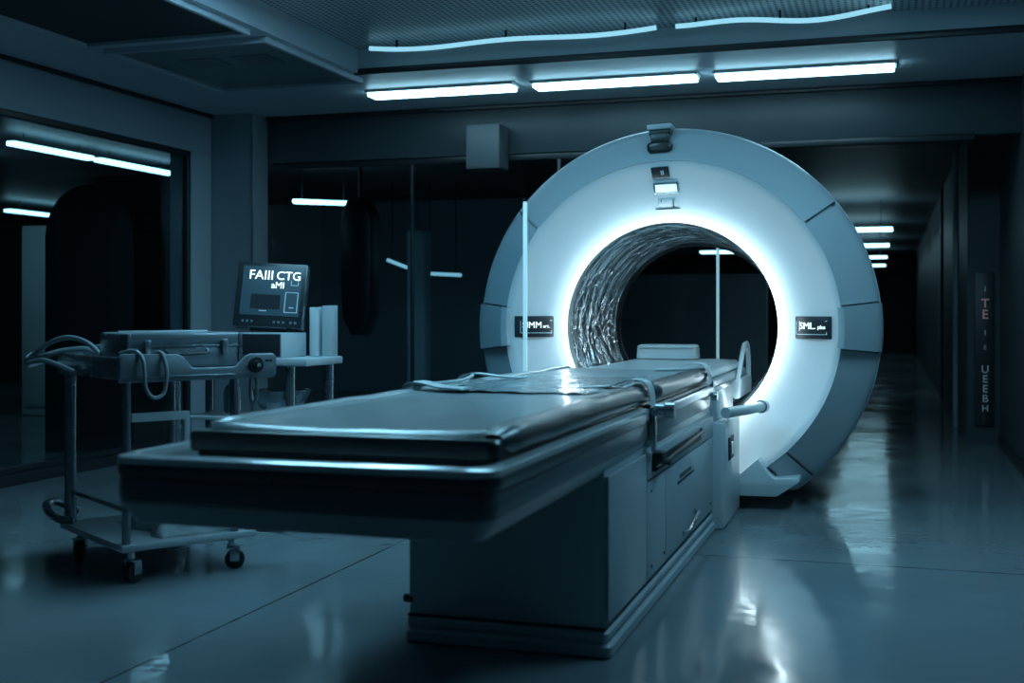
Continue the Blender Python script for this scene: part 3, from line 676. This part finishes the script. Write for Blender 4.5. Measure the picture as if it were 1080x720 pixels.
tobj('side_bracket', put(box(.03, .28, .02, .05, .650, .685, .004), box(.255, .28, .02, .05, .55, .66, .004)), 'white')

def loc(u, v, z): return TM @ Vector((u, v, z))
cs = thing('instrument_case', 'flat silver metal instrument case lying on the trolley tray', 'case', loc(.27, .17, .866), math.radians(56.6))
def cobj(name, b, m, parent=None): return obj(name, b, M[m], parent or cs, local=True)
cobj('body', box(-.25, .25, -.13, .16, .0, .085, .010), 'silver')
cobj('lid', box(-.252, .252, -.132, .162, .089, .145, .012), 'silver')
cobj('corner_trim', put(put(box(-.256, -.236, -.136, .166, .004, .14, .004), box(.236, .256, -.136, .166, .004, .14, .004)), box(-.25, .25, -.134, -.128, .082, .092, .002)), 'steel')
for u in (-.17, .17): cobj('latch', put(box(u-.012, u+.012, -.146, -.13, .05, .115, .003), box(u-.016, u+.016, -.142, -.13, .10, .112, .002)), 'rail')
cobj('handle', tube(smooth_pts([(-.09, -.135, .075), (-.085, -.155, .06), (0, -.158, .055), (.085, -.155, .06), (.09, -.135, .075)], 5), .006, 8), 'trim')
cobj('hinge_bar', tube([(-.2, .1, .146), (.2, .1, .146)], .006, 8), 'rail')
def cab(pts, r, label):
    P = [loc(*p) for p in smooth_pts(pts, 8)]
    tag(obj('cable', tube(P, r, 8), M['cable']), label, 'cable', 'cables on the trolley')
cab([(.03, .30, .885), (.0, .42, .96), (-.04, .55, .985), (-.08, .68, .96), (-.12, .80, .90), (-.12, .88, .87)], .011, 'highest looping grey cable arching over the left end of the trolley tray')
cab([(.10, .5, .885), (.05, .56, .93), (-.02, .66, .925), (-.09, .74, .90), (-.13, .82, .885), (-.08, .93, .90)], .013, 'thick grey cable bundled over the left corner of the tray')
cab([(.25, .52, .885), (.22, .60, .95), (.12, .66, .94), (.05, .72, .89)], .009, 'small pale cable loop behind the case')
cab([(-.06, .42, .84), (-.09, .52, .865), (-.12, .64, .885), (-.14, .78, .87), (-.10, .90, .855), (-.02, .95, .87)], .012, 'lowest dark cable along the outer left side of the tray')
cab([(-.02, .02, .93), (.02, -.04, .94), (.04, -.075, .90), (.045, -.085, .80), (.075, -.09, .755), (.12, -.085, .77), (.135, -.08, .84), (.13, -.07, .90), (.12, -.045, .935), (.10, .03, .91)], .008, 'thin cable hanging in a loop in front of the trolley tray')
# bottle and coil hanging under the right end
t = thing('saline_bottle', 'small clear bottle hanging under the right end of the trolley tray', 'bottle', loc(.50, .08, .66))
b = loft([[loc(.50+r*math.cos(a*PI/8), .08+r*math.sin(a*PI/8), z) for a in range(16)] for r, z in ((.02, .655), (.036, .665), (.038, .74), (.032, .77), (.014, .79), (.014, .80))])
obj('flask', b, mat('bottle_plastic', (.25, .32, .36), .15, coat=.5), t)
obj('hanger_neck', tube([loc(.50, .08, .797), loc(.50, .08, .83)], .012, 8), M['trim'], t)
P = [loc(.57+.0*a, .02+.03*math.cos(a*PI/12), .765+.06*math.sin(a*PI/12)) for a in range(24)]
b = tube(P, .009, 8, closed=True); tube([loc(.57, .02, .815), loc(.57, .02, .848)], .004, 6, b)
tag(obj('tube_coil', b, M['cable']), 'small coil of grey tubing hung under the trolley tray end', 'tubing')
# crumpled cloth on the lower shelf
t = bmesh.new(); N = 26; g = []
for j in range(N+1):
    row = []
    for i in range(N+1):
        u, v = i/N, j/N; e = min(1, min(u, 1-u, v, 1-v)*6)
        h = .165+.004+e*(.03+.085*abs(noise.noise(Vector((u*3.2, v*3.2, 4.4))))+.03*abs(noise.noise(Vector((u*8, v*8, 1)))))
        row.append(t.verts.new(loc(.16+.38*u+.03*noise.noise(Vector((v*4, 0, 9))), .02+.5*v+.03*noise.noise(Vector((u*4, 0, 3))), h)))
    g.append(row)
for j in range(N):
    for i in range(N): t.faces.new((g[j][i], g[j][i+1], g[j+1][i+1], g[j+1][i]))
r = bmesh.ops.extrude_face_region(t, geom=t.faces[:])
for v in r['geom']:
    if isinstance(v, bmesh.types.BMVert): v.co.z -= .003
tag(obj('folded_cloth', t, M['cloth'], ang=80), 'crumpled pale cloth heaped on the lower shelf of the trolley', 'cloth')
